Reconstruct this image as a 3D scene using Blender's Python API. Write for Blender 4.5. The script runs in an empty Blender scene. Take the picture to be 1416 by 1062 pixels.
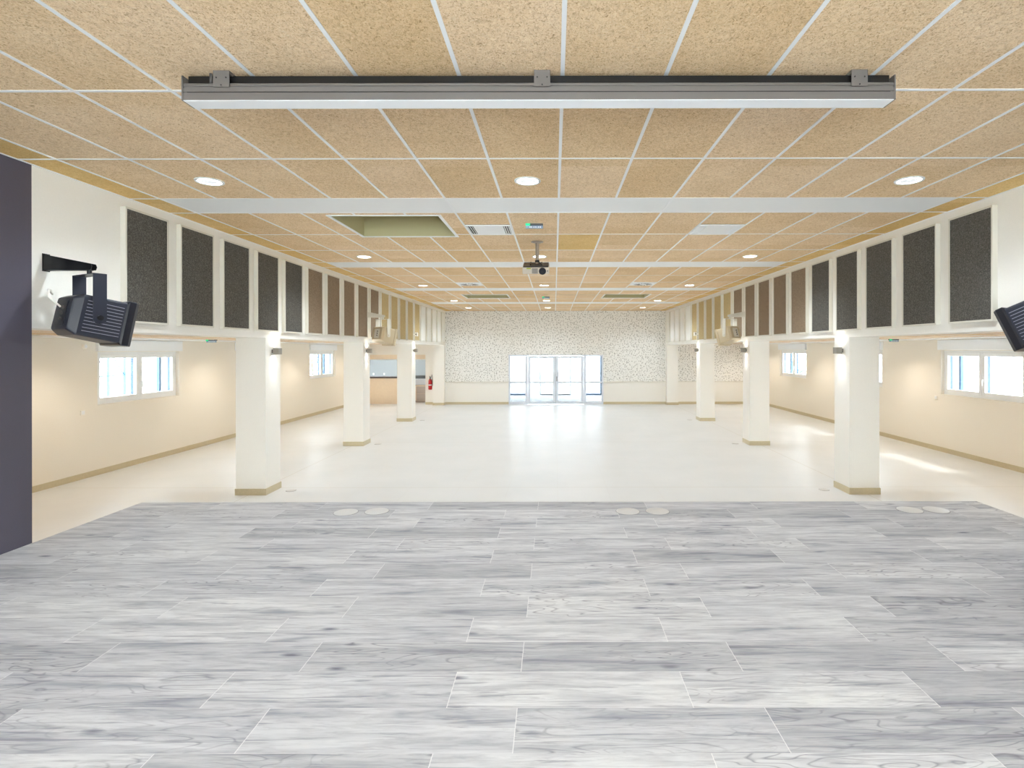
import bpy, math, random
from mathutils import Matrix, Vector
random.seed(7)
PI = math.pi
C = bpy.context.scene.collection
SC = bpy.context.scene

# ------------------------------------------------------------------ camera, sky, exposure
cam_d = bpy.data.cameras.new('camera')
cam = bpy.data.objects.new('camera', cam_d)
C.objects.link(cam)
cam.location = (-0.05, 0.0, 2.25)
cam.rotation_euler = (PI / 2, 0.0015, 0)
cam_d.sensor_width = 36.0
cam_d.lens = 758.0 / 1416.0 * 36.0
cam_d.shift_x = -58.5 / 1416.0
cam_d.shift_y = -47.5 / 1416.0
cam_d.clip_start = 0.05
SC.camera = cam

world = bpy.data.worlds.new('overcast_sky')
SC.world = world
world.use_nodes = True
bg = world.node_tree.nodes['Background']
bg.inputs['Color'].default_value = (0.84, 0.93, 1.0, 1)
bg.inputs['Strength'].default_value = 5.5

sun_d = bpy.data.lights.new('hazy_sun', 'SUN')
sun_d.energy = 1.3; sun_d.angle = math.radians(9); sun_d.color = (1.0, 0.98, 0.95)
sun = bpy.data.objects.new('hazy_sun', sun_d)
C.objects.link(sun)
sun.rotation_euler = Vector((-0.66, -0.03, -0.75)).to_track_quat('-Z', 'Y').to_euler()

SC.view_settings.view_transform = 'Standard'
SC.view_settings.look = 'None'
SC.view_settings.exposure = 2.14
SC.view_settings.gamma = 1.0
SC.view_settings.use_curve_mapping = False
SC.cycles.max_bounces = 14
SC.cycles.diffuse_bounces = 8
SC.cycles.glossy_bounces = 4
SC.cycles.transparent_max_bounces = 16
SC.cycles.sample_clamp_indirect = 8.0

HALL_W = 27.0      # watts of each hall downlight
STAGE_FILL_W = 14.0
AISLE_W = 12.5
COL_W = 5.0
WARM = (1.0, 0.89, 0.76)
SOFT = (0.80, 0.91, 1.0)
STAGE_FILL_C = (0.88, 0.94, 1.0)

# ------------------------------------------------------------------ dimensions (metres)
A = 4.53                  # half width of the nave between the pillars
WL, WR = -8.30, 8.45      # inner faces of the outer walls
CZ = 3.845                # hall ceiling
BZ = 2.44                 # underside of the bulkheads
AZ = 2.48                 # aisle ceiling
YF = 22.57                # far wall
YS = 4.70                 # where the stage side walls end
YB = -3.2                 # back of the stage
SZ = 0.60                 # stage top
SY = 5.94                 # stage front edge

# ------------------------------------------------------------------ material helpers
def lin(c):
    return tuple((v / 12.92) if v <= 0.04045 else ((v + 0.055) / 1.055) ** 2.4 for v in c)
def hx(r, g, b):
    return lin((r / 255.0, g / 255.0, b / 255.0)) + (1.0,)

class NT:
    def __init__(self, name):
        self.m = bpy.data.materials.new(name)
        self.m.use_nodes = True
        self.t = self.m.node_tree
        self.b = self.t.nodes['Principled BSDF']
    def n(self, kind, **kw):
        x = self.t.nodes.new(kind)
        for k, v in kw.items():
            setattr(x, k, v)
        return x
    def l(self, a, b):
        self.t.links.new(a, b)
    def val(self, node_in, v):
        if hasattr(v, 'is_linked') or hasattr(v, 'links'):
            self.l(v, node_in)
        else:
            node_in.default_value = v
    def math(self, op, a, b=None, c=None):
        x = self.n('ShaderNodeMath', operation=op)
        self.val(x.inputs[0], a)
        if b is not None: self.val(x.inputs[1], b)
        if c is not None: self.val(x.inputs[2], c)
        return x.outputs[0]
    def mix(self, f, a, b, blend='MIX'):
        x = self.n('ShaderNodeMix', data_type='RGBA', blend_type=blend)
        self.val(x.inputs[0], f)
        self.val(x.inputs[6], a)
        self.val(x.inputs[7], b)
        return x.outputs[2]
    def ramp(self, f, stops):
        x = self.n('ShaderNodeValToRGB')
        e = x.color_ramp.elements
        while len(e) < len(stops): e.new(0.5)
        for i, (p, c) in enumerate(stops):
            e[i].position = p
            e[i].color = c
        self.l(f, x.inputs[0])
        return x.outputs[0]
    def noise(self, vec, scale, detail=3.0, rough=0.55, dist=0.0):
        x = self.n('ShaderNodeTexNoise')
        self.l(vec, x.inputs['Vector'])
        x.inputs['Scale'].default_value = scale
        x.inputs['Detail'].default_value = detail
        x.inputs['Roughness'].default_value = rough
        x.inputs['Distortion'].default_value = dist
        return x.outputs[0]
    def bump(self, h, strength=0.2, dist=0.01):
        x = self.n('ShaderNodeBump')
        x.inputs['Strength'].default_value = strength
        x.inputs['Distance'].default_value = dist
        self.l(h, x.inputs['Height'])
        self.l(x.outputs[0], self.b.inputs['Normal'])
    def pos(self):
        return self.n('ShaderNodeNewGeometry').outputs['Position']
    def obj(self):
        return self.n('ShaderNodeTexCoord').outputs['Object']

def plain(name, col, rough=0.5, metal=0.0, spec=0.5, grain=0.0, scale=200.0):
    k = NT(name)
    k.b.inputs['Roughness'].default_value = rough
    k.b.inputs['Metallic'].default_value = metal
    k.b.inputs['Specular IOR Level'].default_value = spec
    if grain > 0:
        nz = k.noise(k.obj(), scale, 2)
        c2 = tuple(v * (1 - grain) for v in col[:3]) + (1,)
        k.l(k.ramp(nz, [(0.3, c2), (0.7, col)]), k.b.inputs['Base Color'])
    else:
        k.b.inputs['Base Color'].default_value = col
    return k.m

def emit(name, col, s, base=(0.8, 0.8, 0.8, 1)):
    k = NT(name)
    k.b.inputs['Base Color'].default_value = base
    k.b.inputs['Emission Color'].default_value = col
    k.b.inputs['Emission Strength'].default_value = s
    return k.m

M = {}
M['paint'] = plain('cream_paint', hx(240, 237, 230), 0.65, grain=0.02, scale=60)
M['aisle_paint'] = plain('warm_cream_paint', hx(240, 234, 222), 0.65, grain=0.02, scale=60)
M['dark_paint'] = plain('dark_violet_grey_paint', hx(82, 78, 92), 0.5, grain=0.10, scale=220)
M['white'] = plain('white_lacquer', hx(238, 240, 241), 0.35)
M['tee'] = plain('white_grid_metal', hx(238, 238, 238), 0.4)
M['band'] = plain('white_plaster_band', hx(236, 237, 236), 0.45, grain=0.01, scale=12)
M['skirt'] = plain('beige_skirting_tile', hx(205, 192, 160), 0.4, grain=0.06, scale=30)
M['frame_lac'] = plain('off_white_panel_frame', hx(218, 214, 202), 0.45)
M['alu'] = plain('pale_aluminium', hx(214, 220, 230), 0.35)
M['blue'] = plain('blue_grey_lacquer', hx(58, 88, 116), 0.4)
M['grey_alu'] = plain('grey_anodised_aluminium', hx(110, 105, 101), 0.45, 0.1)
M['grey_dark'] = plain('dark_grey_metal', hx(92, 88, 86), 0.5, 0.1)
M['groove'] = plain('dark_groove', hx(38, 36, 36), 0.6)
M['black'] = plain('black_plastic', hx(24, 25, 33), 0.35)
M['black2'] = plain('soft_black_plastic', hx(40, 43, 55), 0.4, grain=0.15, scale=400)
M['black_steel'] = plain('black_powder_coated_steel', hx(14, 14, 16), 0.4)
M['fin'] = plain('fin_edge_glint', hx(150, 152, 165), 0.4)  # light catching the fin ridges, put into a pale colour
M['cream_pl'] = plain('cream_plastic', hx(192, 176, 146), 0.45)
M['cream_metal'] = plain('cream_metal', hx(206, 202, 190), 0.4)
M['lamp_grey'] = plain('brushed_grey_lamp_body', hx(150, 144, 134), 0.4, 0.2)
M['steel'] = plain('satin_steel', hx(206, 206, 206), 0.32, 0.15, grain=0.04, scale=90)
M['pole'] = plain('taupe_pole', hx(160, 145, 128), 0.45)
M['proj'] = plain('pale_grey_projector_plastic', hx(206, 194, 178), 0.45)
M['lime'] = plain('lime_sticker', hx(168, 178, 50), 0.5)
M['lens'] = plain('lens_glass', hx(16, 16, 18), 0.08, spec=0.8)
M['red'] = plain('red_enamel', hx(200, 28, 36), 0.3)
M['rubber'] = plain('black_rubber', hx(28, 28, 30), 0.6)
M['olive'] = plain('olive_beige_lining', hx(190, 182, 140), 0.7)
M['kitchen'] = plain('blue_grey_kitchen_paint', hx(146, 150, 150), 0.6)
M['counter_panel'] = plain('light_oak_panel', hx(240, 221, 196), 0.45, grain=0.04, scale=14)
M['counter_top'] = plain('dark_brown_worktop', hx(70, 56, 50), 0.4)
M['cabinet'] = plain('pinkish_grey_cabinet', hx(196, 182, 172), 0.45)
M['appliance'] = plain('white_enamel', hx(225, 230, 238), 0.3)
M['splash'] = plain('charcoal_backsplash', hx(92, 96, 98), 0.45)
M['switch'] = plain('white_switch_plastic', hx(244, 240, 230), 0.4)
M['concrete'] = plain('pale_concrete', hx(206, 206, 204), 0.8, grain=0.1, scale=3)
M['render'] = plain('white_render', hx(238, 240, 242), 0.7)
M['leaf'] = plain('pale_green_leaf', hx(120, 150, 120), 0.6, grain=0.3, scale=20)
M['bark'] = plain('bark', hx(110, 95, 80), 0.8)
M['lit'] = emit('lit_lamp_disc', (1.0, 0.96, 0.90, 1), 9.0)
M['lit_warm'] = emit('lit_warm_lamp_disc', (1.0, 0.9, 0.72, 1), 9.0)
M['lit_soft'] = emit('softly_lit_lamp_glass', (0.86, 0.92, 1.0, 1), 0.10)
M['lit_slot'] = emit('lit_lamp_slot', (1.0, 0.98, 0.95, 1), 14.0)
M['led_green'] = emit('green_led', (0.02, 1.0, 0.36, 1), 0.30, (0.01, 0.25, 0.09, 1))
M['exit_plate'] = emit('lit_exit_plate', (0.60, 0.72, 0.88, 1), 0.02, (0.20, 0.27, 0.38, 1))

def glass(name='clear_glass', tint=(0.97, 0.985, 0.98, 1)):
    k = NT(name)
    t = k.n('ShaderNodeBsdfTransparent')
    t.inputs[0].default_value = tint
    g = k.n('ShaderNodeBsdfGlossy')
    g.inputs['Roughness'].default_value = 0.02
    mx = k.n('ShaderNodeMixShader')
    lw = k.n('ShaderNodeLayerWeight')
    lw.inputs[0].default_value = 0.5
    k.l(k.math('MULTIPLY_ADD', k.math('POWER', lw.outputs['Facing'], 5.0), 0.5, 0.02), mx.inputs[0])
    k.l(t.outputs[0], mx.inputs[1])
    k.l(g.outputs[0], mx.inputs[2])
    out = [n for n in k.t.nodes if n.type == 'OUTPUT_MATERIAL'][0]
    k.l(mx.outputs[0], out.inputs[0])
    k.t.nodes.remove(k.b)
    return k.m
M['glass'] = glass()
M['glass_door'] = glass('tinted_door_glass', (0.40, 0.41, 0.42, 1))
M['glass_window'] = glass('tinted_window_glass', (0.75, 0.76, 0.76, 1))

def felt(name, c1, c2, c3):
    k = NT(name)
    p = k.obj()
    a = k.noise(p, 75, 4, 0.8, 0.6)
    b = k.noise(p, 9, 2)
    col = k.ramp(a, [(0.30, c1), (0.52, c2), (0.74, c3)])
    col = k.mix(k.math('MULTIPLY', b, 0.35), col, c2)
    k.l(col, k.b.inputs['Base Color'])
    k.b.inputs['Roughness'].default_value = 0.95
    k.b.inputs['Specular IOR Level'].default_value = 0.1
    k.bump(a, 0.5, 0.006)
    return k.m
M['felt_dark'] = felt('dark_grey_felt', hx(44, 40, 36), hx(94, 91, 86), hx(150, 145, 136))
M['felt_brown'] = felt('brown_felt', hx(92, 76, 60), hx(142, 124, 104), hx(182, 164, 142))
M['felt_gold'] = felt('sand_felt', hx(150, 130, 90), hx(190, 170, 128), hx(214, 196, 156))
M['felt_white'] = felt('white_felt', hx(222, 220, 212), hx(234, 232, 226), hx(242, 241, 236))

def woodwool(name, tint):
    k = NT(name)
    p = k.pos()
    mp = k.n('ShaderNodeMapping')
    mp.inputs['Scale'].default_value = (1.0, 0.8, 1.0)
    k.l(p, mp.inputs[0])
    a = k.noise(mp.outputs[0], 62, 4, 0.75, 1.8)
    b = k.noise(p, 34, 3, 0.6, 0.8)
    c = k.noise(p, 2.2, 2)
    col = k.ramp(a, [(0.30, tint[0]), (0.47, tint[1]), (0.70, tint[2])])
    col = k.mix(k.math('MULTIPLY', k.math('SUBTRACT', b, 0.46), 0.9), col, tint[0])
    # every tile has its own tone
    sx = k.n('ShaderNodeSeparateXYZ')
    k.l(p, sx.inputs[0])
    ix = k.math('FLOOR', k.math('DIVIDE', sx.outputs[0], 0.6))
    iy = k.math('FLOOR', k.math('DIVIDE', k.math('ADD', sx.outputs[1], 0.03), 1.2))
    cb = k.n('ShaderNodeCombineXYZ')
    k.l(ix, cb.inputs[0]); k.l(iy, cb.inputs[1])
    wn = k.n('ShaderNodeTexWhiteNoise')
    k.l(cb.outputs[0], wn.inputs['Vector'])
    tone = k.ramp(wn.outputs['Value'], [(0.0, (0.90, 0.86, 0.78, 1)), (0.5, (0.97, 0.96, 0.94, 1)), (1.0, (1.0, 1.0, 1.02, 1))])
    col = k.mix(1.0, col, tone, 'MULTIPLY')
    blot = k.ramp(c, [(0.35, (0.94, 0.92, 0.88, 1)), (0.65, (1, 1, 1, 1))])
    col = k.mix(1.0, col, blot, 'MULTIPLY')
    k.l(col, k.b.inputs['Base Color'])
    k.b.inputs['Roughness'].default_value = 0.95
    k.b.inputs['Specular IOR Level'].default_value = 0.1
    k.bump(a, 0.6, 0.008)
    return k.m
M['tile'] = woodwool('wood_wool_tile', (hx(158, 120, 80), hx(242, 213, 174), hx(254, 236, 206)))
M['tile_gold'] = woodwool('golden_wood_wool_tile', (hx(186, 146, 84), hx(234, 200, 138), hx(246, 220, 164)))

def speckle():
    k = NT('white_perforated_plaster')
    p = k.pos()
    v = k.n('ShaderNodeTexVoronoi')
    v.voronoi_dimensions = '2D'
    sx = k.n('ShaderNodeSeparateXYZ')
    k.l(p, sx.inputs[0])
    cb = k.n('ShaderNodeCombineXYZ')
    k.l(sx.outputs[0], cb.inputs[0]); k.l(sx.outputs[2], cb.inputs[1])
    k.l(cb.outputs[0], v.inputs['Vector'])
    v.inputs['Scale'].default_value = 14.0
    sp = k.n('ShaderNodeSeparateColor')
    k.l(v.outputs['Color'], sp.inputs[0])
    size = k.math('MULTIPLY_ADD', sp.outputs[0], 0.13, 0.13)
    hole = k.math('LESS_THAN', v.outputs['Distance'], size)
    some = k.math('GREATER_THAN', sp.outputs[1], 0.12)
    f = k.math('MULTIPLY', hole, some)
    k.l(k.mix(f, hx(236, 235, 231), hx(146, 142, 135)), k.b.inputs['Base Color'])
    k.b.inputs['Roughness'].default_value = 0.7
    return k.m
M['speckle'] = speckle()

def hall_floor():
    k = NT('ivory_floor_tiles')
    p = k.pos()
    sx = k.n('ShaderNodeSeparateXYZ')
    k.l(p, sx.inputs[0])
    def line(coord, off, step, half):
        u = k.math('DIVIDE', k.math('SUBTRACT', coord, off), step)
        d = k.math('ABSOLUTE', k.math('SUBTRACT', u, k.math('ROUND', u)))
        return k.math('LESS_THAN', d, half / step)
    thin = k.math('MAXIMUM', line(sx.outputs[0], 0.0, 0.8, 0.0016), line(sx.outputs[1], 0.16, 0.8, 0.0016))
    wide = k.math('MAXIMUM', line(sx.outputs[0], 4.80, 9.60, 0.006), line(sx.outputs[1], 8.96, 4.40, 0.006))
    big = k.noise(p, 0.9, 3)
    base = k.ramp(big, [(0.3, hx(219, 222, 224)), (0.7, hx(225, 227, 229))])
    col = k.mix(k.math('MULTIPLY', thin, 0.35), base, hx(206, 200, 190))
    col = k.mix(k.math('MULTIPLY', wide, 0.7), col, hx(190, 184, 172))
    k.l(col, k.b.inputs['Base Color'])
    r = k.math('MULTIPLY_ADD', k.noise(p, 5, 2), 0.10, 0.30)
    k.b.inputs['Specular IOR Level'].default_value = 0.3
    k.l(r, k.b.inputs['Roughness'])
    return k.m
M['floor'] = hall_floor()

def planks():
    k = NT('grey_wood_look_planks')
    p = k.pos()
    sx = k.n('ShaderNodeSeparateXYZ')
    k.l(p, sx.inputs[0])
    X, Y = sx.outputs[0], sx.outputs[1]
    v = k.math('DIVIDE', k.math('SUBTRACT', SY, Y), 0.2846)
    row = k.math('FLOOR', v)
    fv = k.math('SUBTRACT', v, row)
    odd = k.math('FLOORED_MODULO', row, 2.0)
    ph = k.math('MULTIPLY_ADD', odd, -0.326, -0.223)
    u = k.math('DIVIDE', k.math('SUBTRACT', X, ph), 1.1385)
    colm = k.math('FLOOR', u)
    fu = k.math('SUBTRACT', u, colm)
    idv = k.n('ShaderNodeCombineXYZ')
    k.l(row, idv.inputs[0]); k.l(colm, idv.inputs[1])
    wn = k.n('ShaderNodeTexWhiteNoise')
    k.l(idv.outputs[0], wn.inputs['Vector'])
    rnd = k.n('ShaderNodeSeparateColor')
    k.l(wn.outputs['Color'], rnd.inputs[0])
    r1, r2, r3 = rnd.outputs[0], rnd.outputs[1], rnd.outputs[2]
    def vec(ax, ay, az):
        c = k.n('ShaderNodeCombineXYZ')
        k.val(c.inputs[0], ax); k.val(c.inputs[1], ay); k.val(c.inputs[2], az)
        return c.outputs[0]
    o1 = k.math('MULTIPLY', r1, 40.0)
    o2 = k.math('MULTIPLY', r2, 40.0)
    lx = k.math('ADD', X, o1)
    ly = k.math('ADD', Y, o2)
    # broad soft streaks, fine grain, cathedral figure, knots
    broad = k.noise(vec(k.math('MULTIPLY', lx, 1.5), k.math('MULTIPLY', ly, 11.0), o2), 1.0, 4, 0.6, 0.5)
    fine = k.noise(vec(k.math('MULTIPLY', lx, 5.0), k.math('MULTIPLY', ly, 52.0), o1), 1.0, 5, 0.72, 0.5)
    fld = k.noise(vec(k.math('MULTIPLY', lx, 1.2), k.math('MULTIPLY', ly, 6.8), o1), 1.0, 2, 0.5, 0.35)
    rings = k.math('ABSOLUTE', k.math('SINE', k.math('MULTIPLY', fld, 46.0)))
    ringl = k.math('SUBTRACT', 1.0, k.math('MINIMUM', k.math('MULTIPLY', rings, 2.6), 1.0))
    figmask = k.math('MULTIPLY', k.math('GREATER_THAN', r3, 0.50), k.ramp(k.noise(vec(k.math('MULTIPLY', lx, 1.3), k.math('MULTIPLY', ly, 3.0), o2), 1.0, 2), [(0.42, (0, 0, 0, 1)), (0.6, (1, 1, 1, 1))]))
    strk = k.noise(vec(k.math('MULTIPLY', lx, 1.7), k.math('MULTIPLY', ly, 36.0), k.math('ADD', o1, o2)), 1.0, 5, 0.6, 0.9)
    base = k.ramp(broad, [(0.28, hx(150, 153, 162)), (0.42, hx(188, 189, 193)), (0.58, hx(208, 209, 211)), (0.75, hx(216, 217, 217))])
    base = k.mix(k.math('MULTIPLY', k.ramp(fine, [(0.30, (1, 1, 1, 1)), (0.54, (0, 0, 0, 1))]), 0.48), base, hx(140, 140, 148))
    base = k.mix(k.math('MULTIPLY', k.ramp(strk, [(0.57, (0, 0, 0, 1)), (0.65, (1, 1, 1, 1))]), 0.50), base, hx(118, 120, 132))
    base = k.mix(k.math('MULTIPLY', k.math('MULTIPLY', ringl, figmask), 0.62), base, hx(112, 110, 120))
    kn = k.n('ShaderNodeTexVoronoi')
    k.l(vec(k.math('MULTIPLY', lx, 1.9), k.math('MULTIPLY', ly, 5.6), o2), kn.inputs['Vector'])
    kn.inputs['Scale'].default_value = 1.0
    kc = k.n('ShaderNodeSeparateColor')
    k.l(kn.outputs['Color'], kc.inputs[0])
    kd = k.math('ADD', kn.outputs['Distance'], k.math('MULTIPLY', k.math('SUBTRACT', fine, 0.5), 0.10))
    kmask = k.math('MULTIPLY', k.ramp(kd, [(0.03, (1, 1, 1, 1)), (0.13, (0, 0, 0, 1))]), k.math('GREATER_THAN', kc.outputs[0], 0.48))
    base = k.mix(k.math('MULTIPLY', kmask, 0.75), base, hx(92, 94, 112))
    tone = k.ramp(r2, [(0.0, (0.74, 0.74, 0.755, 1)), (0.5, (0.92, 0.92, 0.93, 1)), (1.0, (1.02, 1.015, 1.005, 1))])
    base = k.mix(1.0, base, tone, 'MULTIPLY')
    ev = k.math('MINIMUM', fv, k.math('SUBTRACT', 1.0, fv))
    eu = k.math('MINIMUM', fu, k.math('SUBTRACT', 1.0, fu))
    jv = k.math('MULTIPLY', k.math('LESS_THAN', ev, 0.0045), 0.4)
    ju = k.math('LESS_THAN', eu, 0.0016)
    base = k.mix(k.math('MULTIPLY', k.math('MAXIMUM', ju, jv), 0.75), base, hx(226, 225, 224))
    k.l(base, k.b.inputs['Base Color'])
    k.l(k.math('MULTIPLY_ADD', fine, 0.15, 0.50), k.b.inputs['Roughness'])
    k.b.inputs['Specular IOR Level'].default_value = 0.16
    return k.m
M['planks'] = planks()

# ------------------------------------------------------------------ mesh helpers
class MB:
    """collects shapes and links them as one mesh object"""
    def __init__(self, mx=None):
        self.v, self.f, self.s, self.mi = [], [], [], []
        self.mx = mx
        self.cur = 0
    def add(self, vs, fs, smooth=False, mx=None):
        o = len(self.v)
        m = mx or self.mx
        for p in vs:
            p = Vector(p)
            self.v.append(tuple(m @ p) if m else tuple(p))
        for q in fs:
            self.f.append([i + o for i in q]); self.s.append(smooth); self.mi.append(self.cur)
        return self
    def box(self, x0, x1, y0, y1, z0, z1, mx=None):
        vs = [(x0, y0, z0), (x1, y0, z0), (x1, y1, z0), (x0, y1, z0), (x0, y0, z1), (x1, y0, z1), (x1, y1, z1), (x0, y1, z1)]
        fs = [(0, 3, 2, 1), (4, 5, 6, 7), (0, 1, 5, 4), (1, 2, 6, 5), (2, 3, 7, 6), (3, 0, 4, 7)]
        return self.add(vs, fs, False, mx)
    def quad(self, a, b, c, d):
        return self.add([a, b, c, d], [(0, 1, 2, 3)])
    def lathe(self, prof, axis='Z', c=(0, 0, 0), seg=28, mx=None):
        """prof: list of (radius, height); spun about an axis through c"""
        vs, fs = [], []
        n = len(prof)
        for i in range(seg):
            a = 2 * PI * i / seg
            for r, h in prof:
                x, y, z = r * math.cos(a), r * math.sin(a), h
                if axis == 'Y': x, y, z = x, z, -y
                if axis == 'X': x, y, z = z, x, y
                vs.append((x + c[0], y + c[1], z + c[2]))
        for i in range(seg):
            j = (i + 1) % seg
            for q in range(n - 1):
                fs.append((i * n + q, j * n + q, j * n + q + 1, i * n + q + 1))
        self.add(vs, fs, True, mx)
        if prof[0][0] > 1e-6:
            self.add([vs[i * n] for i in range(seg)], [tuple(reversed(range(seg)))], False, mx)
        if prof[-1][0] > 1e-6:
            self.add([vs[i * n + n - 1] for i in range(seg)], [tuple(range(seg))], False, mx)
        return self
    def cyl(self, r, h0, h1, axis='Z', c=(0, 0, 0), seg=24, mx=None):
        return self.lathe([(r, h0), (r, h1)], axis, c, seg, mx)
    def prism(self, poly, axis, a, b, mx=None):
        """poly in the two other axes (in x,y,z order), swept from a to b along axis"""
        n = len(poly)
        def P(p, t):
            if axis == 'X': return (t, p[0], p[1])
            if axis == 'Y': return (p[0], t, p[1])
            return (p[0], p[1], t)
        vs = [P(p, a) for p in poly] + [P(p, b) for p in poly]
        fs = [tuple(range(n)), tuple(reversed(range(n, 2 * n)))]
        for i in range(n):
            j = (i + 1) % n
            fs.append((i, i + n, j + n, j))
        return self.add(vs, fs, False, mx)
    def loft(self, rings, mx=None, smooth=False):
        n = len(rings[0])
        vs = [p for r in rings for p in r]
        fs = [tuple(reversed(range(n)))]
        for k in range(len(rings) - 1):
            for i in range(n):
                j = (i + 1) % n
                fs.append((k * n + i, k * n + j, (k + 1) * n + j, (k + 1) * n + i))
        fs.append(tuple(range((len(rings) - 1) * n, len(rings) * n)))
        return self.add(vs, fs, smooth, mx)
    def tube(self, pts, r, seg=8, mx=None):
        rings = []
        for i, p in enumerate(pts):
            p = Vector(p)
            d = (Vector(pts[min(i + 1, len(pts) - 1)]) - Vector(pts[max(i - 1, 0)])).normalized()
            up = Vector((0, 0, 1)) if abs(d.z) < 0.95 else Vector((1, 0, 0))
            s = d.cross(up).normalized(); t = s.cross(d)
            rings.append([tuple(p + (s * math.cos(2 * PI * q / seg) + t * math.sin(2 * PI * q / seg)) * r) for q in range(seg)])
        return self.loft(rings, mx, True)
    def build(self, name, mats, parent=None, bevel=0.0, seg=2):
        me = bpy.data.meshes.new(name)
        me.from_pydata(self.v, [], self.f)
        if not isinstance(mats, (list, tuple)): mats = [mats]
        for m in mats: me.materials.append(m)
        for p, s, mi in zip(me.polygons, self.s, self.mi):
            p.use_smooth = s
            p.material_index = mi
        me.validate(); me.update()
        import bmesh
        bm = bmesh.new(); bm.from_mesh(me)
        bmesh.ops.recalc_face_normals(bm, faces=bm.faces)
        bm.to_mesh(me); bm.free()
        o = bpy.data.objects.new(name, me)
        C.objects.link(o)
        if parent is not None: o.parent = parent
        if bevel > 0:
            b = o.modifiers.new('bevel', 'BEVEL')
            b.width = bevel; b.segments = seg; b.limit_method = 'ANGLE'; b.angle_limit = 0.7
        return o

def tag(o, label, cat, group=None):
    o['label'] = label; o['category'] = cat
    if group: o['group'] = group
    return o
def thing(name, label, cat, loc=(0, 0, 0), rotz=0.0, group=None):
    o = bpy.data.objects.new(name, None)
    C.objects.link(o)
    o.empty_display_size = 0.1
    o.location = loc; o.rotation_euler = (0, 0, rotz)
    return tag(o, label, cat, group)
def struct(o):
    o['kind'] = 'structure'
    return o
KIDS = {}
def copy_tree(o, parent=None):
    c = o.copy()
    C.objects.link(c)
    if parent is not None: c.parent = parent
    for ch in list(o.children): copy_tree(ch, c)
    return c
def spot(parent, loc, direction, watts, col, angle=150, blend=0.6, size=0.08):
    d = bpy.data.lights.new('lamp_light', 'SPOT')
    d.energy = watts; d.color = col; d.spot_size = math.radians(angle); d.spot_blend = blend; d.shadow_soft_size = size
    o = bpy.data.objects.new('lamp_light', d)
    C.objects.link(o)
    o.parent = parent; o.location = loc
    o.rotation_euler = Vector(direction).to_track_quat('-Z', 'Y').to_euler()
    return o

# ------------------------------------------------------------------ floor and stage
fl = struct(MB().box(WL - 0.45, WR + 0.45, YB, YF + 0.25, -0.2, 0.0).build('floor', M['floor']))
st = thing('stage', 'raised stage platform covered with grey wood-look planks in the foreground', 'stage', (0, 1.4, 0))
MB().box(-A + 0.004, A - 0.004, YB - 1.4 + 0.004, SY - 0.02 - 1.4, 0.0, SZ - 0.012).build('platform', M['white'], st)
MB().box(-A + 0.004, A - 0.004, YB - 1.4 + 0.004, SY - 1.4, SZ - 0.012, SZ).build('plank_covering', M['planks'], st)
MB().box(-A + 0.004, A - 0.004, SY - 1.4 + 0.0005, SY - 1.4 + 0.008, SZ - 0.05, SZ + 0.001).build('edge_trim', M['steel'], st)

# ------------------------------------------------------------------ ceiling of the nave: wood-wool tiles in a white grid
BANDS = [(1.57, 2.17), (5.77, 6.37), (9.97, 10.57), (14.17, 14.77), (18.37, 18.97)]
SKY = [(-2.72, -1.42, 6.50, 7.70), (-2.72, -1.42, 15.78, 16.92), (1.42, 2.72, 15.78, 16.92)]
ys = [YB, -2.63, -2.03, -0.83, 0.37, 1.57, 2.17, 3.37, 4.57, 5.77, 6.37, 7.57, 8.77, 9.97, 10.57, 11.77, 12.97, 14.17, 14.77, 15.97, 17.17, 18.37, 18.97, 20.17, 21.37, YF]
xs = [-A] + [0.6 * k for k in range(-7, 8)] + [A]
xcut = sorted(set(xs + [q for s in SKY for q in s[:2]]))
ycut = sorted(set(ys + [q for s in SKY for q in s[2:]]))
GOLD = [(0, 7.57, 8.77), (-2, 12.97, 14.17), (2, 14.77, 15.97), (-1, 11.77, 12.97)]
cb = MB()
for i in range(len(xcut) - 1):
    for j in range(len(ycut) - 1):
        xa, xb, ya, yb = xcut[i], xcut[i + 1], ycut[j], ycut[j + 1]
        mx_, my_ = (xa + xb) / 2, (ya + yb) / 2
        if any(s[0] < mx_ < s[1] and s[2] < my_ < s[3] for s in SKY): continue
        inband = any(b0 < my_ < b1 for b0, b1 in BANDS) and abs(mx_) < 4.2
        k = math.floor(mx_ / 0.6)
        if inband: cb.cur = 1
        elif abs(mx_) > 4.2 or any(k == g[0] and g[1] < my_ < g[2] for g in GOLD[:1]): cb.cur = 2
        else: cb.cur = 0
        cb.quad((xa, ya, CZ), (xa, yb, CZ), (xb, yb, CZ), (xb, ya, CZ))
cb.cur = 1
zt = CZ + 0.75
cb.box(-A - 0.4, A + 0.4, YB, YF, zt, zt + 0.1)          # slab above the tiles
struct(cb.build('ceiling', [M['tile'], M['band'], M['tile_gold']]))

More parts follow.
